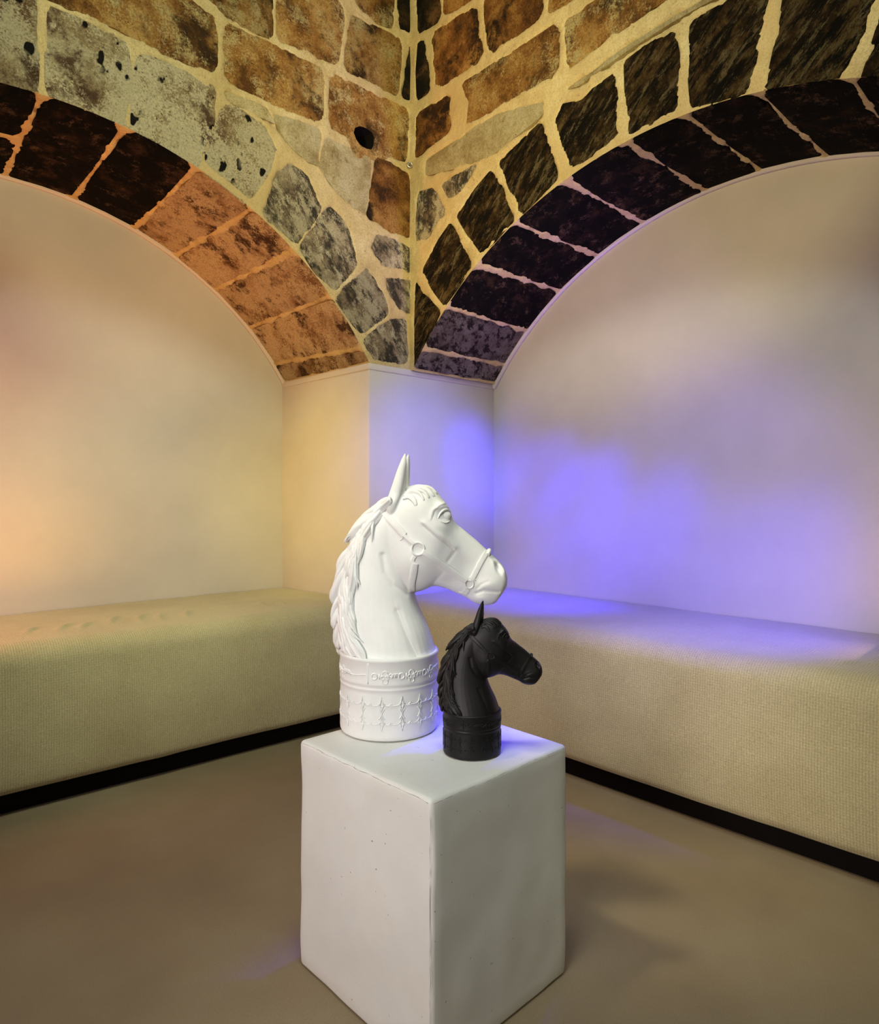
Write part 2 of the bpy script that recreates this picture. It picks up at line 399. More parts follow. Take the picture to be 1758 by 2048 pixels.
LEFT = [
 (S_PL, [(-40,-20),(68,-20),(70,100),(72,196),(0,178),(-60,165)]),
 (S_PL, [(97,18),(180,52),(258,90),(257,180),(247,256),(170,230),(97,204)]),
 (S_PL, [(275,108),(345,137),(426,178),(420,250),(394,328),(384,336),(320,298),(256,262),(264,180)]),
 (S_PL, [(445,214),(480,222),(520,255),(546,298),(538,330),(505,386),(495,390),(470,376),(440,350),(410,322),(425,270)]),
 (S_GR, [(555,345),(575,333),(604,350),(626,392),(634,418),(612,458),(590,485),(555,458),(524,428),(537,395)]),
 (S_GR, [(642,430),(655,418),(680,440),(698,480),(710,530),(690,557),(667,577),(630,543),(598,496)]),
 (S_GR, [(730,538),(746,560),(763,595),(774,626),(760,638),(722,664),(700,638),(671,598),(692,572)]),
 (S_GR, [(778,642),(806,642),(810,690),(812,726),(748,718),(738,705),(726,682),(747,662)]),
 (S_GR, [(768,556),(798,560),(820,566),(820,624),(797,618),(782,590)]),
 (S_GR, [(752,472),(790,486),(819,502),(819,542),(790,536),(762,530),(742,500)]),
 (S_OR2, [(743,320),(775,332),(815,352),(819,478),(790,468),(742,442),(731,430),(737,380)]),
 (S_CR, [(647,278),(690,298),(730,320),(724,426),(700,416),(672,383),(634,335),(641,300)]),
 (S_CR, [(540,228),(590,244),(634,260),(628,328),(605,316),(575,288),(557,262)]),
 (S_CR, [(452,187),(500,206),(530,219),(544,246),(500,223),(452,201)]),
 (S_OR, [(110,-40),(330,-40),(380,5),(428,38),(428,150),(350,115),(270,75),(180,25)]),
 (S_OR, [(447,47),(540,94),(636,140),(634,243),(590,230),(530,203),(447,160)]),
 (S_OR, [(652,147),(740,192),(801,220),(798,322),(767,312),(750,318),(702,314),(684,270),(652,253)]),
 (S_OR, [(400,-30),(536,-30),(536,76),(470,46),(440,28)]),
 (S_OR, [(552,-30),(650,-30),(678,28),(662,126),(610,103),(552,78)]),
 (S_OR, [(692,34),(740,58),(786,80),(778,188),(740,170),(680,138)]),
 (S_BK, [(802,94),(812,94),(810,203),(790,193)]),
 (S_OR, [(670,-50),(772,-50),(767,53),(740,43),(712,18)]),
 (S_BK, [(784,-50),(810,-50),(811,70),(782,53)]),
]
RIGHT = [
 (S_BK, [(820,-50),(858,-50),(866,38),(820,66)]),
 (S_OR2, [(874,-50),(1010,-50),(940,-6),(878,30)]),
 (S_BK, [(818,90),(833,80),(844,180),(818,198)]),
 (S_OR2, [(850,70),(940,15),(955,116),(862,176)]),
 (S_OR2, [(961,8),(985,-30),(1080,-30),(1076,33),(972,106)]),
 (S_OR, [(1094,-30),(1190,-30),(1097,26)]),
 (S_OR2, [(820,230),(884,193),(886,263),(832,304),(820,310)]),
 (S_OR, [(917,167),(1000,120),(1110,46),(1111,146),(1000,206),(927,246),(932,210)]),
 (S_OR, [(1130,42),(1180,9),(1300,-60),(1420,-60),(1300,18),(1240,58),(1170,108),(1132,138)]),
 (S_CR, [(840,320),(900,284),(990,228),(1076,208),(1078,232),(975,310),(920,330),(845,350)]),
 (S_CR, [(1130,177),(1250,94),(1400,4),(1460,-30),(1430,-2),(1360,38),(1270,93),(1160,168)]),
 (S_DK, [(829,564),(845,592),(877,625),(868,653),(850,695),(834,728),(828,728)]),
 (S_DK, [(895,450),(915,482),(940,530),(915,572),(888,608),(867,580),(845,541),(872,487)]),
 (S_DK, [(978,343),(999,382),(1021,440),(990,477),(962,504),(933,465),(911,431),(942,387)]),
 (S_DK, [(995,325),(1030,293),(1076,250),(1095,300),(1110,357),(1078,388),(1043,428),(1020,380)]),
 (S_DK, [(1110,237),(1120,211),(1156,206),(1190,176),(1222,153),(1230,210),(1232,274),(1180,308),(1141,336),(1124,290)]),
 (S_DK, [(1250,127),(1290,97),(1348,63),(1354,150),(1353,220),(1305,243),(1260,267),(1254,200)]),
 (S_DK, [(1382,44),(1440,17),(1480,-20),(1536,-20),(1516,80),(1492,180),(1435,196),(1383,209),(1380,120)]),
 (S_DK, [(1572,-30),(1760,-30),(1716,80),(1670,158),(1600,166),(1534,177),(1558,80)]),
 (S_DK, [(1792,-60),(1960,-60),(1880,168),(1726,158),(1750,95)]),
 (S_GR, [(828,388),(860,380),(883,425),(848,474),(828,478)]),
 (S_GR, [(877,369),(950,327),(911,383),(894,393)]),
]
def extra(A, lo, hi, n, th=.34):
    """voussoirs past the frame: angles lo..hi measured from the springing side"""
    out = []
    for k in range(n):
        a, b = lo+(hi-lo)*k/n+.012, lo+(hi-lo)*(k+1)/n-.012
        q = []
        for r in (A['R']+.004, A['R']+th):
            ts = (a, (a+b)/2, b) if r < A['R']+.1 else (b, (a+b)/2, a)
            q += [(A['c']-r*math.cos(t), A['z']+r*math.sin(t)) for t in ts]
        out.append(np.array(q))
    return out
def ang(A, s, z): return math.atan2(z-A['z'], A['c']-s)

def wall(name, A, M, conv, stones, umax, more, seed, hole=None):
    polys = [(m, conv(q)) for m, q in stones]
    polys = [(m, np.maximum(q, (.004, 0))) for m, q in polys]
    def outc(p):
        p = np.array(p); c = np.array((A['c'], A['z'])); d = p-c; r = np.linalg.norm(d)
        if r < A['R']+.001 and p[1] > A['z']: p = c+d*(A['R']+.001)/r
        p[0] = max(p[0], -.004)
        return p
    polys = [(m, np.array([outc(p) for p in q])) for m, q in polys]+more
    step = .009
    us = np.arange(-.03, umax, step); vs = np.arange(ZS-.002, TOP, step)
    c = np.array((A['c'], A['z']))
    def snap(P):
        d = P-c; r = np.linalg.norm(d, axis=1)
        near = (r < A['R']) & (r > A['R']-step*1.45)
        P = P.copy(); P[near] = c+d[near]*(A['R']/r[near])[:, None]; return P
    keep0 = lambda P: np.linalg.norm(P-c, axis=1) > A['R']-1e-5
    keep = keep0 if not hole else (lambda P: keep0(P) & (np.hypot(*(P-holes[0][:2]).T) > holes[0][2]*1.12))
    edge = lambda P: sstep((np.linalg.norm(P-c, axis=1)-A['R'])/.02)
    holes = []; hp = None
    if hole:
        hc = conv([hole[0]])[0]; hr = hole[1]
        hp = [hc+np.array((math.cos(a)*hr*1.25*(1+.12*math.sin(3*a+1)), math.sin(a)*hr*1.15*(1+.12*math.cos(2*a)))) for a in np.linspace(0, 2*math.pi, 14, endpoint=False)]
        holes = [(hc[0], hc[1], hr*1.3)]
    w = mortar(name, us, vs, [q for _, q in polys], M, keep, snap, edge, holes); struct(w)
    for i, (m, q) in enumerate(polys):
        hh = hp if hole and i == hole[2] else None
        stone(w, q, M, m, outc, seed=seed+i, hole=hh, grow=.010 if hh else .014)
    return w

moreL = []; a0 = ang(AL, 1.98, AL['z']+math.sqrt(AL['R']**2-(1.98-AL['c'])**2))
moreL += [(S_PL, q) for q in extra(AL, a0, a0+.42, 3, .3)]
for r in range(4):
    for k in range(3):
        x0 = 1.45+.5*k+.13*(r % 2); z0 = 2.93+.25*r
        moreL.append((S_OR, np.array([(x0, z0), (x0+.47, z0), (x0+.47, z0+.22), (x0, z0+.22)])))
moreR = []; a1 = ang(AR, 2.32, AR['z']+math.sqrt(AR['R']**2-(2.32-AR['c'])**2))
moreR += [(S_DK, q) for q in extra(AR, a1, a1+.2, 1, .3)]
for r in range(3):
    for k in range(3):
        x0 = 1.5+.5*k+.13*(r % 2); z0 = 3.2+.25*r
        moreR.append((S_OR, np.array([(x0, z0), (x0+.47, z0), (x0+.47, z0+.22), (x0, z0+.22)])))
wall_left = wall('wall_left', AL, M_L, wL, LEFT, 3.4, moreL, 10, hole=((719, 276), .050, 16))
wall_right = wall('wall_right', AR, M_R, wR, RIGHT, 3.3, moreR, 60)

# soffits of the two arches
def soffit(name, A, depth, M3, joints, mats, parent, seed, split=None):
    th0 = math.asin((ZS-A['z'])/A['R'])
    def M(a, dd, h):
        t = th0+a/A['R']; r = A['R']-h
        return M3(A['c']-r*math.cos(t), A['z']+r*math.sin(t), dd)
    total = (math.pi-2*th0)*A['R']
    polys = []
    js = joints
    for i in range(len(js)-1):
        (f0, b0), (f1, b1) = js[i], js[i+1]; g = .017
        polys.append(np.array([(f0+g, .0), (f1-g, .0), ((f1+b1)/2-g, depth*.5), (b1-g, depth-.004), (b0+g, depth-.004), ((f0+b0)/2+g, depth*.5)]))
    if split:
        q = polys.pop(split); a = q[[0, 1, 2, 5]]; b = q[[5, 2, 3, 4]]
        a[2:, 1] -= .03; b[:2, 1] += .03
        polys += [a, b]; mats = mats[:split]+mats[split+1:]+[mats[split]]*2
    us = np.arange(0, total, .009); vs = np.linspace(0, depth, int(depth/.009))
    edge = lambda P: sstep(P[:, 1]/.02)
    w = mortar(name, us, vs, polys, M, edge=edge, parent=parent, amp=1.2)
    def cl(p): return np.array((max(p[0], .001), min(max(p[1], 0.0), depth-.001)))
    for i, q in enumerate(polys):
        stone(w, q, M, mats[i], cl, seed=seed+i, step=.07, proud=.001)
    return w
def arc(A, s, z): 
    th0 = math.asin((ZS-A['z'])/A['R']); return (ang(A, s, z)-th0)*A['R']
def jL(f, b):
    p = hit(*f, 1, 0); q = hit(*b, 1, DL); return arc(AL, -p[0], p[2]), arc(AL, -q[0], q[2])
def jR(f, b):
    p = hit(*f, 0, 0); q = hit(*b, 0, DR); return arc(AR, -p[1], p[2]), arc(AR, -q[1], q[2])
JL = [(0, 0), jL((725,696), (553,722)), jL((660,595), (503,651)), jL((586,509), (432,574)), jL((500,426), (362,490)), jL((390,345), (276,438)),
      jL((250,265), (148,384)), jL((85,205), (8,345)), jL((-60,170), (-140,335))]
JL += [(JL[-1][0]+.35, JL[-1][0]+.3), (JL[-1][0]+.7, JL[-1][0]+.65)]
JR = [(0, 0), jR((849,699), (1003,722)), jR((893,615), (1060,666)), jR((951,528), (1125,586)), jR((1028,443), (1198,514)), jR((1127,357), (1290,451)),
      jR((1252,283), (1412,384)), jR((1371,229), (1522,349)), jR((1512,184), (1655,323)), jR((1700,163), (1800,318))]
JR += [(JR[-1][0]+.35, JR[-1][0]+.3)]
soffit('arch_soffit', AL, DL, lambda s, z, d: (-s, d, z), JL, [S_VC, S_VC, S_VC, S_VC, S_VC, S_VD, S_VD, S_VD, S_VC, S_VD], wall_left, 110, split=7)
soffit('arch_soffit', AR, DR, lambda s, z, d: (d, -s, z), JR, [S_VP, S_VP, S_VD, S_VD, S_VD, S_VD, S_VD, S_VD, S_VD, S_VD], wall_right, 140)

# plaster bead round the back of each arch
def bead(name, A, depth, M3):
    th0 = math.asin((ZS-.02-A['z'])/A['R']); V = []; F = []
    prof = [(-.02, -.022), (.010, -.022), (.014, -.016), (.014, -.004), (.010, .0), (.004, .004), (-.02, .004)]
    n = 90
    for i in range(n+1):
        t = th0+(math.pi-2*th0)*i/n
        for h, d in prof:
            r = A['R']-h; V.append(M3(A['c']-r*math.cos(t), A['z']+r*math.sin(t), depth+d))
    k = len(prof)
    for i in range(n):
        for j in range(k-1): F.append((i*k+j, i*k+j+1, (i+1)*k+j+1, (i+1)*k+j))
    return struct(from_py(name, V, F, PLASTER, None, True))
bead('trim_2', AL, DL, lambda s, z, d: (-s, d, z))
bead('trim_3', AR, DR, lambda s, z, d: (d, -s, z))

# small eye bolt in the corner of the vault
def torus_vf(c, R, r, ax=None, n=24, k=8, rot=None):
    V = []; F = []
    for i in range(n):
        for j in range(k):
            a, b = 2*math.pi*i/n, 2*math.pi*j/k
            p = Vector(((R+r*math.cos(b))*math.cos(a), r*math.sin(b), (R+r*math.cos(b))*math.sin(a)))
            if rot: p = rot@p
            V.append(p+Vector(c))
    for i in range(n):
        for j in range(k): F.append((i*k+j, ((i+1) % n)*k+j, ((i+1) % n)*k+(j+1) % k, i*k+(j+1) % k))
    return V, F
eb = hit(826, 329, 0, -.012); eb = Vector((-.022, -.022, eb[2]))
e = empty('eye_bolt', eb); tag(e, 'tiny steel eye bolt in the stone corner above the pier', 'bolt')
rt = Matrix.Rotation(YAW-R_(90)+.25, 3, 'Z')
v_, f_ = torus_vf((0, 0, 0), .0125, .003, rot=rt); from_py('ring', v_, f_, STEEL, e, True)
shank = from_py('shank', *(lambda n: ([tuple(rt@Vector((.004*math.cos(a)*1, y, .004*math.sin(a)))) for y in (.004, .03) for a in [2*math.pi*k/n for k in range(n)]], [(k, (k+1) % n, n+(k+1) % n, n+k) for k in range(n)]))(10), STEEL, e, True)

# ------------------------------------------------------------------ benches
def bench(name, L, base, d_front, d_back, seed, wr, slope=0.):
    """local: x along the bench, y from front (0) to back, z up"""
    zt = .621; zb = .092
    depth = d_back
    r = .085
    prof = [(.05, zb+.004), (.02, zb), (.008, zb+.006), (.002, zb+.03)]
    for k in range(1, 15): 
        t = k/15; prof.append((.0-.012*math.sin(math.pi*t), zb+.03+(zt-r-zb-.03)*t))
    for k in range(0, 9):
        a = R_(90)*k/8; prof.append((r-r*math.cos(a), zt-r+r*math.sin(a)-.004))
    for k in range(1, 50):
        t = k/49; prof.append((r+(depth-r)*t, zt-.004+.006*math.sin(math.pi*t)))
    prof = np.array(prof); arcl = np.concatenate([[0], np.cumsum(np.linalg.norm(np.diff(prof, axis=0), axis=1))])
    nx = int(L/.008)+1; xs = np.linspace(0, L, nx); k = len(prof)
    X = np.repeat(xs, k).reshape(nx, k); Y = np.tile(prof[:, 0], (nx, 1)); Z = np.tile(prof[:, 1], (nx, 1))
    nrm = np.gradient(prof, axis=0); nrm = np.stack([-nrm[:, 1], nrm[:, 0]], 1); nrm /= np.linalg.norm(nrm, axis=1, keepdims=True)
    S = np.tile(arcl, (nx, 1))
    D = .004*vnoise(X, S, 1+seed, 3)+.0015*vnoise(X, S, 4+seed, 11)
    # long soft creases along the front
    D = D+.0025*np.exp(-((S-.53-.02*np.sin(X*3+seed))/.012)**2)*sstep(vnoise(X, S*0, seed, 1.2)*2)
    D = D-.002*np.exp(-((S-.40-.025*np.sin(X*2.1+seed*2))/.010)**2)*sstep(vnoise(X, S*0+3, seed, 1.0)*2)
    for (x0, s0, ln, an, am) in wr:
        ca, sa = math.cos(an), math.sin(an)
        a = (X-x0)*ca+(S-s0)*sa; b = -(X-x0)*sa+(S-s0)*ca+.12*a*a/ln
        D = D+am*np.exp(-(a/ln)**2-(b/.013)**2)
    D *= sstep(S/.05)
    Y = Y+D*nrm[:, 0]; Z = Z+D*nrm[:, 1]
    f0 = slope*(1-X/L); Y = f0+Y*(depth-f0)/depth
    V = np.stack([X, Y, Z], -1).reshape(-1, 3)
    idx = np.arange(nx*k).reshape(nx, k)
    F = np.stack([idx[:-1, :-1], idx[1:, :-1], idx[1:, 1:], idx[:-1, 1:]], -1).reshape(-1, 4).tolist()
    F.append(tuple(idx[0, :].tolist())); F.append(tuple(idx[-1, ::-1].tolist()))
    t = empty(name, (0, 0, 0)); t.matrix_world = base
    o = from_py('seat_cover', V, F, FABRIC, t, True)
    uv = o.data.uv_layers.new(name='UVMap'); Vu = np.stack([X.ravel(), S.ravel()], 1)
    li = np.zeros(len(o.data.loops), int); o.data.loops.foreach_get('vertex_index', li)
    uv.data.foreach_set('uv', Vu[li].astype(np.float32).ravel())
    o.data.set_sharp_from_angle(angle=R_(60))
    rb = box('recessed_base', (.01, .085, .0), (L-.01, depth-.02, zb+.03), DARK, t)  # coloured near-black for the shade of the gap under the seat
    for v in rb.data.vertices:
        if v.co.y < .2: v.co.y += slope*(1-v.co.x/L)
    return t
rn = random.Random(3)
wrL = []
for k in range(7):
    wrL.append((1.10+.10*k+rn.uniform(-.02, .02), .80+rn.uniform(-.06, .05), .075, 2.05+rn.uniform(-.1, .1), .010))
wrL += [(.62, .78, .05, 2.0, .007), (.70, .84, .05, 2.0, .006)]
wrR = [(1.0+.13*k, .72+rn.uniform(-.04, .06), .05, 1.1+rn.uniform(-.2, .2), .005) for k in range(11)]
wrR += [(2.0+.055*k, .70+.02*k, .05, 1.0, .006) for k in range(5)]
# left: front line from (-.276,.0) to (-3.0,.13)
Lb = 3.02-WL-.008
mL = Matrix.Translation((-3.016, -.008, 0))
bl = bench('upholstered_bench', Lb, mL, 0, DL+.004, 0, [(3.016-x, s, l, math.pi-a, m_) for x, s, l, a, m_ in wrL], slope=.15)
tag(bl, 'long beige fabric bench in the left niche under the amber-lit wall', 'bench')
mR = Matrix.Translation((-.133, -.004, 0))@Matrix.Rotation(R_(-90), 4, 'Z')
br = bench('upholstered_bench', 2.9, mR, 0, .665+.129, 2, wrR)
tag(br, 'long beige fabric bench in the right niche with blue light along its seat', 'bench')

# ------------------------------------------------------------------ pedestal
def pedestal():
    px, py, sx, sy, h = -1.489, -1.750, .4494, .4750, .552
    bm = bmesh.new(); bmesh.ops.create_cube(bm, size=1)
    for v in bm.verts: v.co = Vector(((v.co.x)*sx, (v.co.y)*sy, (v.co.z+.5)*h))
    bmesh.ops.bevel(bm, geom=bm.edges[:], offset=.011, segments=3, affect='EDGES', profile=.5)
    bmesh.ops.subdivide_edges(bm, edges=[e for e in bm.edges if e.calc_length() > .2], cuts=22, use_grid_fill=True)
    for v in bm.verts:
        x, y, z = v.co
        n1 = float(vnoise(np.array(x), np.array(y+z*1.3), z, 5)); n2 = float(vnoise(np.array(y), np.array(z), x+3, 5)); n3 = float(vnoise(np.array(x), np.array(z), y, 17))
        v.co += Vector((n1*.003+n3*.0012, n2*.003-n3*.0012, (n2*.0018 if z > .05 else 0)))
    me = bpy.data.meshes.new('pedestal'); bm.to_mesh(me); bm.free()
    o = link('pedestal', me, PED, None, True); o.location = (px+sx/2, py+sy/2, 0)
    return tag(o, 'square off-white plaster pedestal carrying both horse heads', 'pedestal')
ped = pedestal()

# ------------------------------------------------------------------ horse head sculpture (built in units of 1.3 mm)
PX = .0013009
def q2(u, v): return (u-777., 1452.2-v)
def feat(u, v, k=1.033):
    return q2(879+(u-879)/k, 992.5+(v-992.5)/k)
def catmull(P, n):
    P = np.array(P, float); out = []
    Q = np.vstack([2*P[0]-P[1], P, 2*P[-1]-P[-2]])
    for i in range(1, len(Q)-2):
        for k in range(n):
            t = k/n; a, b, c, d = Q[i-1], Q[i], Q[i+1], Q[i+2]
            out.append(.5*((2*b)+(-a+c)*t+(2*a-5*b+4*c-d)*t*t+(-a+3*b-3*c+d)*t**3))
    out.append(P[-1]); return np.array(out)
def loft(stations, n=4, seg=36):
    """stations: (Tu,Tv,Bu,Bv,w,exp,k)"""
    S = catmull([(*q2(a, b), *q2(c, d), w, e, k) for a, b, c, d, w, e, k in stations], n)
    V = []; F = []
    for s in S:
        T = np.array((s[0], s[1])); B = np.array((s[2], s[3])); mid = (T+B)/2; ha = (T-B)/2; w, e, k = s[4:]
        for j in range(seg):
            t = 2*math.pi*j/seg; c, sn = math.cos(t), math.sin(t)
            cc = math.copysign(abs(c)**(2/e), c); ss = math.copysign(abs(sn)**(2/e), sn)
            p = mid+ha*cc; V.append((p[0], w*ss*(1+k*cc), p[1]))
    for i in range(len(S)-1):
        for j in range(seg): F.append((i*seg+j, i*seg+(j+1) % seg, (i+1)*seg+(j+1) % seg, (i+1)*seg+j))
    F.append(tuple(range(seg-1, -1, -1))); F.append(tuple(range((len(S)-1)*seg, len(S)*seg)))
    return V, F
def cat(*parts):
    V = []; F = []
    for v, f in parts:
        k = len(V); V += [tuple(p) for p in v]; F += [tuple(i+k for i in q) for q in f]
    return V, F
def ball(c, r, sc=(1, 1, 1), n=20, m=12):
    V = [(c[0], c[1], c[2]+r*sc[2])]; F = []
    for i in range(1, m):
        for j in range(n):
            a, b = math.pi*i/m, 2*math.pi*j/n
            V.append((c[0]+r*sc[0]*math.sin(a)*math.cos(b), c[1]+r*sc[1]*math.sin(a)*math.sin(b), c[2]+r*sc[2]*math.cos(a)))
    V.append((c[0], c[1], c[2]-r*sc[2]))
    for j in range(n): F.append((0, 1+(j+1) % n, 1+j))
    for i in range(m-2):
        for j in range(n): F.append((1+i*n+j, 1+i*n+(j+1) % n, 1+(i+1)*n+(j+1) % n, 1+(i+1)*n+j))
    k = 1+(m-2)*n
    for j in range(n): F.append((k+j, k+(j+1) % n, len(V)-1))
    return V, F
def tube(P, rad, seg=10, lobes=0, flat=1.0, ph=0, amp=.18):
    """tapered tube along P (list of 3d), rad list; flat squeezes it along y"""
    P = [Vector(p) for p in P]; V = []; F = []
    for i, p in enumerate(P):
        t = (P[min(i+1, len(P)-1)]-P[max(i-1, 0)]).normalized()
        s = t.cross(Vector((0, 1, 0)))
        if s.length < 1e-3: s = t.cross(Vector((1, 0, 0)))
        s.normalize(); n = s.cross(t).normalized()
        for j in range(seg):
            a = 2*math.pi*j/seg; rr = rad[i]*(1+(amp*math.cos(lobes*a+ph+i*.25) if lobes else 0))
            V.append(p+s*math.cos(a)*rr+n*math.sin(a)*rr*flat)
    for i in range(len(P)-1):
        for j in range(seg): F.append((i*seg+j, i*seg+(j+1) % seg, (i+1)*seg+(j+1) % seg, (i+1)*seg+j))
    F.append(tuple(range(seg-1, -1, -1))); F.append(tuple(range((len(P)-1)*seg, len(P)*seg)))
    return V, F

HEAD = [
 (795,990,742,1078,30,2.1,0), (818,978,760,1126,42,2.2,.02), (845,974,784,1160,49,2.3,.02), (868,982,806,1180,52,2.4,.0),
 (886,1001,826,1185,52,2.4,.02), (898,1019,845,1181,49,2.4,.04), (908,1044,866,1173,42,2.4,.0), (930,1063,889,1177,34,2.4,-.06),
 (955,1084,912,1187,29,2.4,-.06), (977,1105,932,1196,28,2.4,-.02), (993,1120,947,1206,30,2.4,.0), (1006,1135,966,1211,30,2.4,.02),
 (1013,1153,986,1208,25,2.3,.05), (1013,1172,998,1194,12,2.0,0)]
NECK = [
 (688,1350,872,1350,88,2.0,0), (686,1318,872,1318,88,2.0,0), (684,1290,867,1290,80,2.05,-.02), (682,1255,856,1255,70,2.1,-.06),
 (684,1205,841,1222,59,2.1,-.08), (692,1150,829,1188,50,2.1,-.08), (706,1105,822,1158,44,2.1,-.05), (724,1065,818,1125,41,2.1,0),
 (750,1028,822,1090,39,2.1,0), (786,998,830,1050,34,2.1,0)]
EARL = [(784,1034,790,1034), (776,1026,796,1026), (773,1008,804,1012), (778,990,811,994), (786,966,814,970), (796,937,813.5,940), (804,918,812.5,920), (809.5,908,811,908)]
def ear(side):
    dx = 0 if side < 0 else 5; V = []; F = []; seg = 20
    S = catmull([(*q2(a+dx, b), *q2(c+dx, d)) for a, b, c, d in EARL], 5)
    for i, s in enumerate(S):
        t = i/(len(S)-1); mid = (s[:2]+s[2:])/2; hw = abs(s[2]-s[0])/2+.6
        cy = side*(27+5*math.sin(math.pi*min(1, t*2.2))-13*t)
        for j in range(seg):
            a = 2*math.pi*j/seg; x = math.cos(a)*hw; y = math.sin(a)*hw*.72
            # hollow on the forward, outward side
            g = math.exp(-((a-side*R_(28)+math.pi) % (2*math.pi)-math.pi)**2/.35)
            f = 1-.55*g*math.sin(math.pi*min(1, t*1.15+.12))**.7
            V.append((mid[0]+x*f, cy+y*f, mid[1]))
    for i in range(len(S)-1):
        for j in range(seg): F.append((i*seg+j, i*seg+(j+1) % seg, (i+1)*seg+(j+1) % seg, (i+1)*seg+j))
    F.append(tuple(range(seg-1, -1, -1))); F.append(tuple(range((len(S)-1)*seg, len(S)*seg)))
    return V, F
def remesh(V, F, vox):
    me = bpy.data.meshes.new('tmp'); me.from_pydata(V, [], F); me.update()
    bm = bmesh.new(); bm.from_mesh(me); bmesh.ops.recalc_face_normals(bm, faces=bm.faces[:]); bm.to_mesh(me); bm.free()
    o = bpy.data.objects.new('tmp', me); COL.objects.link(o)
    md = o.modifiers.new('r', 'REMESH'); md.mode = 'VOXEL'; md.voxel_size = vox
    ms = o.modifiers.new('s', 'SMOOTH'); ms.iterations = 4; ms.factor = .5
    dg = bpy.context.evaluated_depsgraph_get(); dg.update()
    out = bpy.data.meshes.new_from_object(o.evaluated_get(dg)); bpy.data.objects.remove(o); bpy.data.meshes.remove(me)
    return out
def poly_dist(X, Z, pts):
    best = np.full(X.shape, 1e9); side = np.zeros(X.shape)
    for (x0, z0), (x1, z1) in zip(pts[:-1], pts[1:]):
        ex, ez = x1-x0, z1-z0; L = ex*ex+ez*ez
        t = np.clip(((X-x0)*ex+(Z-z0)*ez)/L, 0, 1)
        d = np.hypot(X-x0-t*ex, Z-z0-t*ez); s = np.sign(ex*(Z-z0)-ez*(X-x0))
        m = d < best; best = np.where(m, d, best); side = np.where(m, s, side)
    return best, side
def horse_body():
    V, F = cat(loft(HEAD, 5, 40), loft(NECK, 5, 40), ear(-1), ear(1))
    me = remesh(V, F, 1.6)
    n = len(me.vertices); co = np.zeros(n*3, np.float32); me.vertices.foreach_get('co', co); co = co.reshape(-1, 3).astype(float)
    X, Y, Z = co.T
    sy = np.sign(Y); side = sstep((np.abs(Y)-6)/12)
    D = np.zeros(n)
    def G(u, v, a, s1, s2=None, rot=0.):
        nonlocal D
        x0, z0 = feat(u, v); s2 = s2 or s1; c, s = math.cos(rot), math.sin(rot)
        dx, dz = X-x0, Z-z0; p = dx*c+dz*s; q = -dx*s+dz*c
        D = D+a*np.exp(-(p/s1)**2-(q/s2)**2)
    notear = sstep((q2(0, 975)[1]-Z)/14)
    G(816, 1128, 5.0, 34, 34)            # cheek
    G(887, 1013, 4.5, 16, 7, -.5)        # brow
    G(889, 1033, -5.0, 13, 10, -.4)      # eye socket
    G(866, 1002, -3.0, 9, 12, .8)        # temple hollow
    G(872, 1052, 2.0, 14, 7, -.7)
    G(997, 1138, -12, 4.6, 11, .42)
    G(1006, 1144, 4, 3.5, 11, .42)
    G(990, 1135, 3.0, 3.5, 10, .45)
    G(877, 1016, 2.5, 12, 4, .5)   # nostril
    G(1009, 1145, 3.5, 4, 10, .35)
    G(994, 1128, 2.5, 4, 7, .4)
    G(925, 1130, -2.5, 26, 12, -.7)      # hollow in front of cheek
    G(905, 1165, -2.0, 18, 8, -.2)
    G(975, 1172, 3.0, 16, 10, 0)         # upper lip
    G(960, 1202, 2.5, 14, 7, 0)
    def crease(pts, a, w, lift=0, lw=8):
        nonlocal D
        P = [feat(*p) for p in pts]; d, s = poly_dist(X, Z, P)
        D = D-a*np.exp(-(d/w)**2)+lift*np.exp(-(d/lw)**2)*np.clip(s, 0, 1)
    crease([(848,1052),(868,1070),(893,1087),(905,1098)], 2.4, 3.2, 4.0, 9)
    crease([(911,1102),(903,1114),(895,1125)], 1.5, 4)
    crease([(999,1188),(985,1186),(968,1184),(952,1190)], 3.2, 2.2)
    crease([(955,1180),(962,1172),(975,1166)], 1.2, 3)
    crease([(796,1222),(812,1262),(838,1316)], 2.6, 7, 1.0, 14)
    crease([(764,1112),(770,1145),(785,1170),(812,1190)], 3.4, 5)
    crease([(863,1036),(868,1022),(880,1012),(894,1009)], 1.2, 3, 2.5, 5)
    crease([(845,1240),(858,1285),(866,1312)], 1.0, 5)
    crease([(882,1150),(870,1165),(866,1172)], 1.2, 4)
    D *= side*notear
    me_n = np.zeros(n*3, np.float32); me.vertices.foreach_get('normal', me_n); nn = me_n.reshape(-1, 3)
    disp = np.stack([nn[:, 0]*D*.35, sy*D*.9, nn[:, 2]*D*.35], 1)
    co2 = co+disp
    me.vertices.foreach_set('co', co2.astype(np.float32).ravel()); me.update()
    bm = bmesh.new(); bm.from_mesh(me)
    for _ in range(2): bmesh.ops.smooth_vert(bm, verts=bm.verts[:], factor=.4, use_axis_x=True, use_axis_y=True, use_axis_z=True)
    bm.to_mesh(me); tree = BVHTree.FromBMesh(bm); bm.free()
    return me, tree
body_me, tree = horse_body()
def ys(x, z, miss=None):
    h = tree.ray_cast(Vector((x, -300, z)), Vector((0, 1, 0)))
    return h[0].y if h[0] is not None and h[0].y < 0 else miss
def mirror(vf): return [(p[0], -p[1], p[2]) for p in vf[0]], [tuple(reversed(q)) for q in vf[1]]
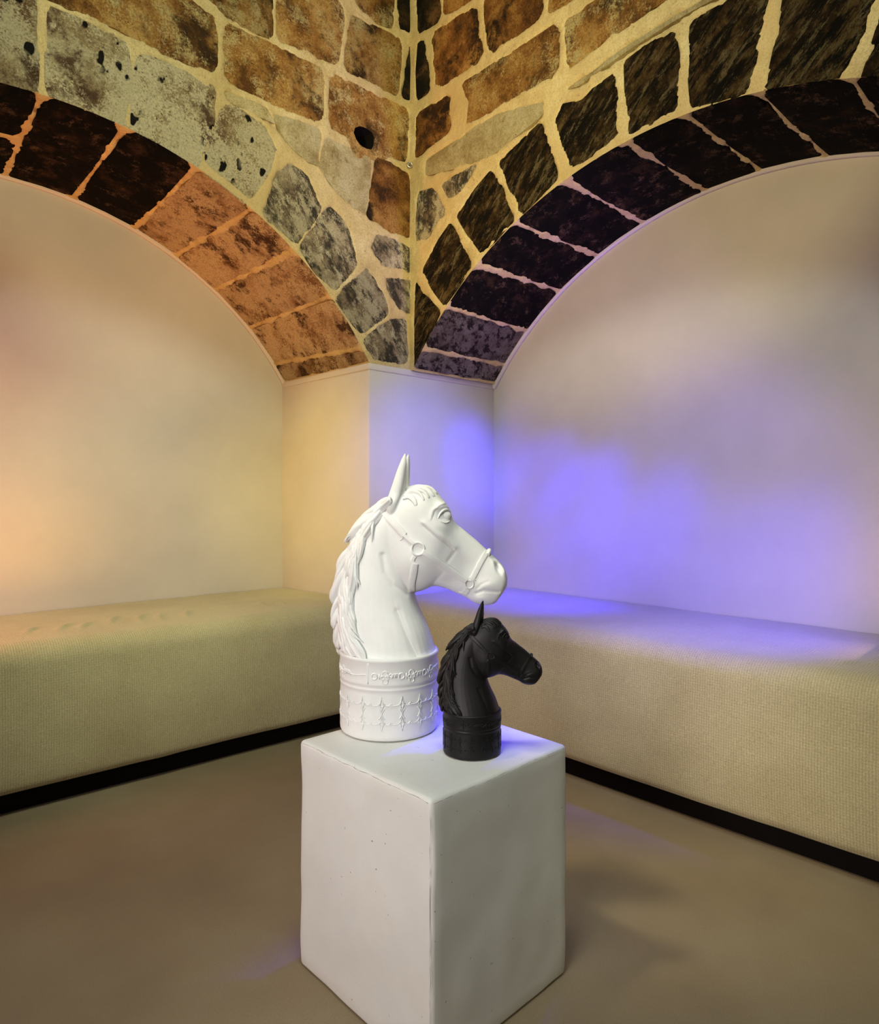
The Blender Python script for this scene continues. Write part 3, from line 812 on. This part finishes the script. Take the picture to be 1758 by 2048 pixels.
def surf_path(pts, lift, k=1.033, n=5, fill=True):
    P = catmull([feat(u, v, k) for u, v in pts], n); Y = [ys(x, z) for x, z in P]
    last = None
    for i in range(len(Y)):
        if Y[i] is None: Y[i] = last if last is not None else next((y for y in Y if y is not None), -10)
        last = Y[i]
    Y = np.array(Y)
    return [(x, y-lift, z) for (x, z), y in zip(P, Y)]
def surf_tube(pts, r, lift=0, k=1.033, n=5, seg=8, taper=False, closed=False):
    P = surf_path(pts, lift, k, n)
    rr = [r*(1 if not taper else .35+.65*math.sin(math.pi*(i+.3)/(len(P)-.4))) for i in range(len(P))]
    return tube(P, rr, seg)
def ribbon(pts, w, th=1.6, k=1.033, n=6, over=0):
    """raised strap lying on the body"""
    P = catmull([feat(u, v, k) for u, v in pts], n); V = []; F = []; m = 7
    for i, p in enumerate(P):
        t = P[min(i+1, len(P)-1)]-P[max(i-1, 0)]; t /= np.linalg.norm(t); nr = np.array((-t[1], t[0]))
        row = []
        for j in range(m):
            q = p+nr*w*(j/(m-1)-.5); y = ys(*q)
            row.append((q, y))
        yy = [r[1] for r in row if r[1] is not None]; dft = min(0, max(yy)) if yy else -2
        row = [(q, dft if y is None else y) for q, y in row]
        V.append((row[0][0][0], row[0][1]+3, row[0][0][1]))
        for j, (q, y) in enumerate(row): V.append((q[0], y-th*(1 if 0 < j < m-1 else .75), q[1]))
        V.append((row[-1][0][0], row[-1][1]+3, row[-1][0][1]))
    c = m+2
    for i in range(len(P)-1):
        for j in range(c-1): F.append((i*c+j, i*c+j+1, (i+1)*c+j+1, (i+1)*c+j))
    for i in (0, len(P)-1):
        F.append(tuple(i*c+j for j in range(c)) if i == 0 else tuple(i*c+j for j in reversed(range(c))))
    return V, F
def surf_ring(u, v, r, tr, k=1.033):
    pts = []
    x0, z0 = feat(u, v, k); P = []
    for a in np.linspace(0, 2*math.pi, 25):
        x, z = x0+r*math.cos(a), z0+r*math.sin(a); P.append((x, (ys(x, z) or -5)-tr*.5, z))
    return tube(P, [tr]*len(P), 8)

def both(*vfs): return cat(*[x for vf in vfs for x in (vf, mirror(vf))])
# eyes, lids, nostril rims
ex, ez = feat(889, 1033); ey = ys(ex, ez)
eye = ball((ex, ey+8.2, ez-.5), 13.0, (1.0, .80, .78))
lidU = surf_tube([(875,1038),(879,1029),(886,1022),(894,1021),(901,1026)], 2.6, .2, taper=True)
lidD = surf_tube([(876,1039),(883,1045),(892,1047),(900,1043)], 2.0, .0, taper=True)
details = both(eye, lidU, lidD)

halter = both(
 ribbon([(764,1024),(780,1042),(795,1057),(808,1071)], 12, 3.8),
 ribbon([(803,1067),(815,1078),(827,1088)], 7, 3.8),
 surf_ring(835, 1098, 12, 2.2),
 ribbon([(846,1104),(875,1125),(905,1146),(932,1166)], 12, 3.8),
 ribbon([(829,1112),(824,1122),(830,1132)], 8, 2.0),
 ribbon([(829,1128),(826,1150),(822,1170),(822,1188)], 12, 3.8),
 surf_ring(938.5, 1172, 8, 1.6),
 ribbon([(943,1163),(955,1140),(965,1122),(976,1106)], 10, 2.0),
 ribbon([(936,1182),(928,1192)], 11, 2.0),
 surf_tube([(946,1160),(952,1163)], 1.6), surf_tube([(939,1157),(942,1164)], 1.8), surf_tube([(918,1189),(933,1193)], 2.0),
 surf_tube([(806,1066),(810,1070),(804,1078),(799,1081)], 1.4))
# strap pieces that cross over the nose and under the jaw
def cross_band(path, r):
    P = catmull(path, 6); return tube([tuple(p) for p in P], [r]*len(P), 8, flat=1.0)
nx0, nz0 = q2(977, 1104)
halter = cat(halter, cross_band([(nx0-4, -17, nz0-5), (nx0, -9, nz0+1), (nx0+1, 0, nz0+2.2), (nx0, 9, nz0+1), (nx0-4, 17, nz0-5)], 4.0))

# mane -------------------------------------------------------------
CR = catmull([q2(*p) for p in ((782,1000),(755,1020),(732,1045),(716,1075),(702,1105),(691,1140),(685,1175),(683,1210),(683,1245),(686,1280),(692,1312))], 10)
def crest(t):
    f = t*(len(CR)-1); i = min(int(f), len(CR)-2); p = CR[i]+(CR[i+1]-CR[i])*(f-i)
    a = CR[min(i+3, len(CR)-1)]-CR[max(i-3, 0)]; return p, a/np.linalg.norm(a)
def lock(t, length, inward, y_side, r, seed, curl=0., wave=4.):
    length = min(length, (1-t)*300+6); rd = random.Random(seed); p, tg = crest(t); nin = np.array((-tg[1], tg[0]))
    if nin[0] < 0: nin = -nin
    n = 16; P = []; ph = rd.uniform(0, 6.28); Y = []
    for i in range(n+1):
        s = i/n
        q = p+tg*length*s*(1-.12*s)+nin*(inward*(s**1.15)-5*math.sin(math.pi*s)*0)
        q = q+nin*(wave*math.sin(ph+s*5.2)*s**.5)+nin*curl*(s**3)*12
        # gravity pull to vertical
        q = q+np.array((0, -length*.12*s*s))
        P.append(q)
        y = ys(*q); Y.append(y if y is not None else -3.)
    Y = np.array(Y)
    for _ in range(4): Y[1:-1] = (Y[:-2]+Y[1:-1]*2+Y[2:])/4
    Y = Y*abs(y_side)-3.2-(1.6+max(0, 7-r)*.75)*np.sin(np.linspace(.15, 3.0, len(Y)))
    if abs(y_side) < .9: Y = Y
    pts = [(a[0], y, a[1]) for a, y in zip(P, Y)]
    rad = [r*(.35+.95*math.sin(math.pi*min(1, (i/n)*.8+.18))**1.1)*(1 if i < n-2 else (.65 if i < n else .18)) for i in range(n+1)]
    vf = tube(pts, rad, 20, 4, .8, ph, .24)
    return vf if y_side < 0 else mirror(vf)
rm = random.Random(11); locks = []
for k in range(16):                                      # flat under-layer along the crest, near and far side
    for sd in (-1, 1):
        t = k/16*.9
        locks.append(lock(t, rm.uniform(80, 120), rm.uniform(8, 18)+22*t, sd, rm.uniform(6.5, 8.5), 100+k*2+sd, rm.uniform(-.3, .3), rm.uniform(3, 6)))
for k in range(22):                                      # long wavy side locks with free tips
    for sd in (-1, 1):
        t = .0+k/22*.80
        locks.append(lock(t, rm.uniform(80, 130), rm.uniform(18, 38)+rm.uniform(10, 38)*t, sd, rm.uniform(4.5, 6.5), 200+k*2+sd, rm.uniform(-1.0, .8), rm.uniform(4, 9)))
for k in range(26):                                      # thin strands on top
    for sd in (-1, 1):
        t = .02+k/26*.80
        locks.append(lock(t, rm.uniform(50, 110), rm.uniform(4, 40)+rm.uniform(0, 36)*t, sd, rm.uniform(2.6, 4.2), 300+k*2+sd, rm.uniform(-1.2, 1.0), rm.uniform(4, 9)))
for t, ln, inw, r, sd_, cu, wv in ((.30, 150, 50, 6.5, 900, .6, 7), (.38, 150, 48, 6, 901, .4, 8), (.50, 120, 54, 6.5, 902, -.6, 8), (.58, 100, 50, 6, 903, -.9, 8), (.0, 120, 26, 6.5, 904, .2, 6), (.08, 130, 32, 6, 905, .4, 6)):
    for sd in (-1, 1): locks.append(lock(t, ln, inw, sd, r, sd_, cu, wv))
def back_lock(t, length, out, r, y, seed):
    length = min(length, (1-t)*300+6); rd = random.Random(seed); p, tg = crest(t); nout = np.array((tg[1], -tg[0]))
    if nout[0] > 0: nout = -nout
    n = 12; pts = []
    for i in range(n+1):
        s = i/n; q = p+tg*length*s+nout*(out*math.sin(math.pi*min(1, s*.72))**1.2+out*.35*s**4)+np.array((0, -length*.1*s*s))
        pts.append((q[0]+4*(1-s), y*(1-.4*s), q[1]))
    rad = [r*(.5+.8*math.sin(math.pi*min(1, (i/n)*.8+.15)))*(1 if i < n-1 else (.6 if i < n else .15)) for i in range(n+1)]
    return tube(pts, rad, 14, 3, .9, rd.uniform(0, 6), .15)
BT = [(.0, 52, 6, 7), (.05, 60, 7, 8), (.13, 70, 5, 8), (.20, 52, 10, 8), (.30, 84, 6, 8.5), (.36, 52, 12, 7), (.45, 78, 8, 8.5), (.55, 50, 14, 8), (.60, 72, 12, 8), (.70, 42, 17, 7), (.76, 56, 10, 8), (.86, 34, 12, 6.5), (.90, 30, 6, 6)]
for i, (t, ln, out, r) in enumerate(BT):
    for y in (-11, -3, 6): locks.append(back_lock(t+rm.uniform(-.02, .02), ln*rm.uniform(.8, 1.2), out*rm.uniform(.6, 1.1), r*rm.uniform(.7, 1), y, 400+i*3+y))
# forelock between the ears
def fore(pts, y0, y1, r, ph):
    P = catmull([q2(*p) for p in pts], 4); n = len(P)-1
    return tube([(p[0], y0+(y1-y0)*i/n, p[1]) for i, p in enumerate(P)], [r*(.4+.9*math.sin(math.pi*min(1, i/n*.8+.15)))*(1 if i < n else .2) for i in range(n+1)], 12, 3, 1.3, ph, .2)
forel = []
for k, pts in enumerate((((806,994),(822,986),(838,990),(848,1004)), ((808,988),(826,981),(846,986),(858,999)), ((812,984),(832,977.5),(852,981),(868,996)), ((818,980),(838,976),(858,979),(874,990)), ((804,1000),(816,996),(826,1002),(832,1014)))):
    P_ = surf_path(pts, -1.0, n=6); n_ = len(P_)-1
    t_ = tube(P_, [4.2*(.4+.9*math.sin(math.pi*min(1, i/n_*.8+.15)))*(1 if i < n_ else .2) for i in range(n_+1)], 12, 3, .8, k, .25)
    forel += [t_, mirror(t_)]
for k, y_ in enumerate((-7, 0, 7)):
    forel.append(fore([(808,984),(824,977.5),(843,976),(862,981),(876+k,993)], y_, y_*1.6, 4.2, k))
mane = cat(*locks); forelock = cat(*forel)

def seam(name, a, b, off, seed):
    a = Vector(a); b = Vector(b); n = 46; P = []
    for i in range(n+1):
        p = a.lerp(b, i/n); j = float(vnoise(np.array(i*.31+seed), np.array(seed*1.7), 0, 1))*.0022
        P.append(p+Vector(off)*j)
    rd = random.Random(seed)
    v_, f_ = tube(P, [.00042*(.15+rd.random()) if rd.random() > .15 else .0001 for _ in P], 6)
    o = from_py(name, v_, f_, SEAM, ped, True); o.matrix_parent_inverse = Matrix.Identity(4)
SEAM = m_plain('dirty_hairline', (.24, .20, .16), .9, .1)
hx, hy = .2247, .2375
seam('edge_crack', (-hx-.0005, -hy+.004, .02), (-hx+.0000, -hy+.004, .535), (0, 1, 0), 3)
seam('edge_crack', (-hx+.004, -hy-.001, .5475), (hx-.01, -hy-.0005, .5475), (0, 0, 1), 5)
seam('edge_crack', (-hx-.001, -hy+.01, .5475), (-hx-.0005, hy-.01, .5475), (0, 0, 1), 8)


# drum base with relief ---------------------------------------------
BR = 97.0
def lathe(prof, seg=96):
    V = []; F = []
    for r, z in prof:
        for j in range(seg): a = 2*math.pi*j/seg; V.append((r*math.cos(a), r*math.sin(a), z))
    for i in range(len(prof)-1):
        for j in range(seg): F.append((i*seg+j, i*seg+(j+1) % seg, (i+1)*seg+(j+1) % seg, (i+1)*seg+j))
    F.append(tuple(range(seg-1, -1, -1))); F.append(tuple(range((len(prof)-1)*seg, len(prof)*seg)))
    return V, F
# z in sculpture units (1.3 mm)
drum = lathe([(90, 0), (94.5, 1.5), (96.5, 5), (97, 10), (96.5, 60), (96, 88), (96, 94), (97.2, 95.5), (97.2, 98), (96.2, 99.5), (96.2, 103), (97.6, 104.5), (97.6, 108), (97.2, 112), (97.2, 146), (98.2, 148), (98.6, 150.5), (98.2, 153), (96, 154.5), (92, 153), (86, 149), (80, 148)])
def cyl(pts, r, R=97.2, seg=6, taper=False, closed=False):
    """pts: (angle from the viewer-facing line in degrees, z)"""
    P = []
    for a, z in pts: P.append((R*math.sin(R_(a)), -R*math.cos(R_(a)), z))
    return tube2(P, [r]*len(P), seg)
def tube2(P, rad, seg):
    P = [Vector(p) for p in P]; V = []; F = []
    for i, p in enumerate(P):
        t = (P[min(i+1, len(P)-1)]-P[max(i-1, 0)]).normalized(); nrm = Vector((p.x, p.y, 0)).normalized()
        s = t.cross(nrm); s = s.normalized() if s.length > 1e-4 else Vector((0, 0, 1))
        for j in range(seg):
            a = 2*math.pi*j/seg; V.append(p+s*math.cos(a)*rad[i]+nrm*math.sin(a)*rad[i])
    for i in range(len(P)-1):
        for j in range(seg): F.append((i*seg+j, i*seg+(j+1) % seg, (i+1)*seg+(j+1) % seg, (i+1)*seg+j))
    F.append(tuple(range(seg-1, -1, -1))); F.append(tuple(range((len(P)-1)*seg, len(P)*seg)))
    return V, F
DG = 180/math.pi/97.
def cring(a, z, r, t=1.1, ry=None):
    ry = ry or r
    return cyl([(a+r*DG*math.cos(q), z+ry*math.sin(q)) for q in np.linspace(0, 2*math.pi, 15)], t)
trellis = []; zU, zD = 70, 35
for k in range(16):
    a = -4+22.5*k
    for z in (zU, zD):
        d = 5.2
        P = []
        for q in range(4):      # four-pointed star with concave sides
            a0, a1 = q*math.pi/2, (q+1)*math.pi/2
            L0 = 14 if q % 2 else 6.5; L1 = 6.5 if q % 2 else 14
            c0 = (L0*math.cos(a0), L0*math.sin(a0)); c1 = (L1*math.cos(a1), L1*math.sin(a1)); cm = (3.4*math.cos((a0+a1)/2), 3.4*math.sin((a0+a1)/2))
            P += [c0, cm]
        P = [(p[0], p[1]) for p in P]+[P[0]]
        # long axis vertical
        P = [(11*0+x, y) for x, y in P]
        trellis.append(cyl([(a+x*DG, z+y) for x, y in P], 1.0)); trellis.append(cring(a, z, 3.4, .8))
        s = 1 if z == zU else -1
        trellis.append(cyl([(a+(5+12*t)*DG+0, z-2.0*math.sin(math.pi*t)) for t in np.linspace(0, 1, 6)], .9))
        trellis.append(cyl([(a+(17+16.5*t)*DG, z-2.0*math.sin(math.pi*t)) for t in np.linspace(0, 1, 6)], .9))
        trellis.append(cring(a+17*DG, z, 2.0, .9))
    for sg in (-1, 1):
        trellis.append(cyl([(a+sg*(5.0*(1-math.sin(math.pi*t))+.4)*DG+sg*(1-abs(2*t-1))*0, zU-8-(zU-zD-16)*t) for t in np.linspace(0, 1, 12)], .9))
trellis = cat(*trellis)
zc = 123
chain = []
chain.append(cyl([(a, zc+1.5*math.sin(a*.2)) for a in np.linspace(-70, -22, 14)], 1.3))
chain.append(cyl([(-20, z) for z in np.linspace(108, 147, 8)], 1.2))
chain.append(cyl([(-19, z) for z in np.linspace(108, 147, 8)], .9))
def hook(a, z, s=1): return cyl([(a+DG*x*s, z+y) for x, y in ((-5, -4), (-4, 2), (0, 5), (4, 3), (4, -3))], 1.5)
def clover(a, z):
    return cat(cring(a, z+7, 5, 1.2), cring(a, z-7, 5, 1.2), cring(a-4.2*DG, z, 3.4, 1.3), cring(a+4.2*DG, z, 3.4, 1.3))
for k in range(11):
    a = -12+k*31.0 if False else -12+30*k
    chain += [cring(a, zc, 5.5, 1.5), cyl([(a+6, zc+5), (a+6, zc-5)], 1.4), clover(a+12, zc-2), hook(a+18, zc), hook(a+22, zc), hook(a+25, zc, -1)]
    chain.append(cyl([(a+3.3, zc), (a+9, zc-1)], 1.1)); chain.append(cyl([(a+15, zc), (a+27, zc+1)], 1.0))
    if a > 270: break
chain = cat(*chain)

def mesh_of(name, vf, scale=PX):
    me = bpy.data.meshes.new(name); me.from_pydata([(p[0]*scale, p[1]*scale, p[2]*scale) for p in vf[0]], [], [tuple(q) for q in vf[1]]); me.update()
    bm = bmesh.new(); bm.from_mesh(me); bmesh.ops.recalc_face_normals(bm, faces=bm.faces[:]); bm.to_mesh(me); bm.free()
    me.shade_smooth(); return me
# body: scale and append the small carved details
bv = [tuple(v.co) for v in body_me.vertices]; bf = [tuple(p.vertices) for p in body_me.polygons]
MESH = {'head_and_neck': mesh_of('head_and_neck', cat((bv, bf), details)), 'mane': mesh_of('mane', mane), 'forelock': mesh_of('forelock', forelock),
        'halter': mesh_of('halter', halter), 'drum_base': mesh_of('drum_base', drum), 'trellis_relief': mesh_of('trellis_relief', trellis), 'chain_relief': mesh_of('chain_relief', chain)}
MESH['drum_base'].set_sharp_from_angle(angle=R_(50)); MESH['halter'].set_sharp_from_angle(angle=R_(40))
for me in MESH.values(): me.materials.append(WHITE)
def horse(name, loc, rz, scale, m, label):
    t = empty(name, loc, (0, 0, rz)); t.scale = scale; tag(t, label, 'sculpture')
    objs = {}
    for k, me in MESH.items():
        o = bpy.data.objects.new(k, me); COL.objects.link(o); o.parent = t
        o.material_slots[0].link = 'OBJECT'; o.material_slots[0].material = m; objs[k] = o
    for k in ('trellis_relief', 'chain_relief'): objs[k].parent = objs['drum_base']
    objs['forelock'].parent = objs['mane']
    return t
def place(u, depth):
    r = (u-879)/FPX*depth
    return (CX+depth*_c+r*_s, CY+depth*_s-r*_c)
wx, wy = place(778, 1.787); bx, by = place(944, 1.608)
horse('horse_head_sculpture', (wx, wy, .5535), YAW-R_(90), (1, 1, 1), WHITE, 'large matt white horse head sculpture with halter on the pedestal')
horse('horse_head_sculpture', (bx, by, .5535), YAW-R_(90), (.535, .505, .497), BLACK, 'small matt black horse head sculpture on the front of the pedestal')
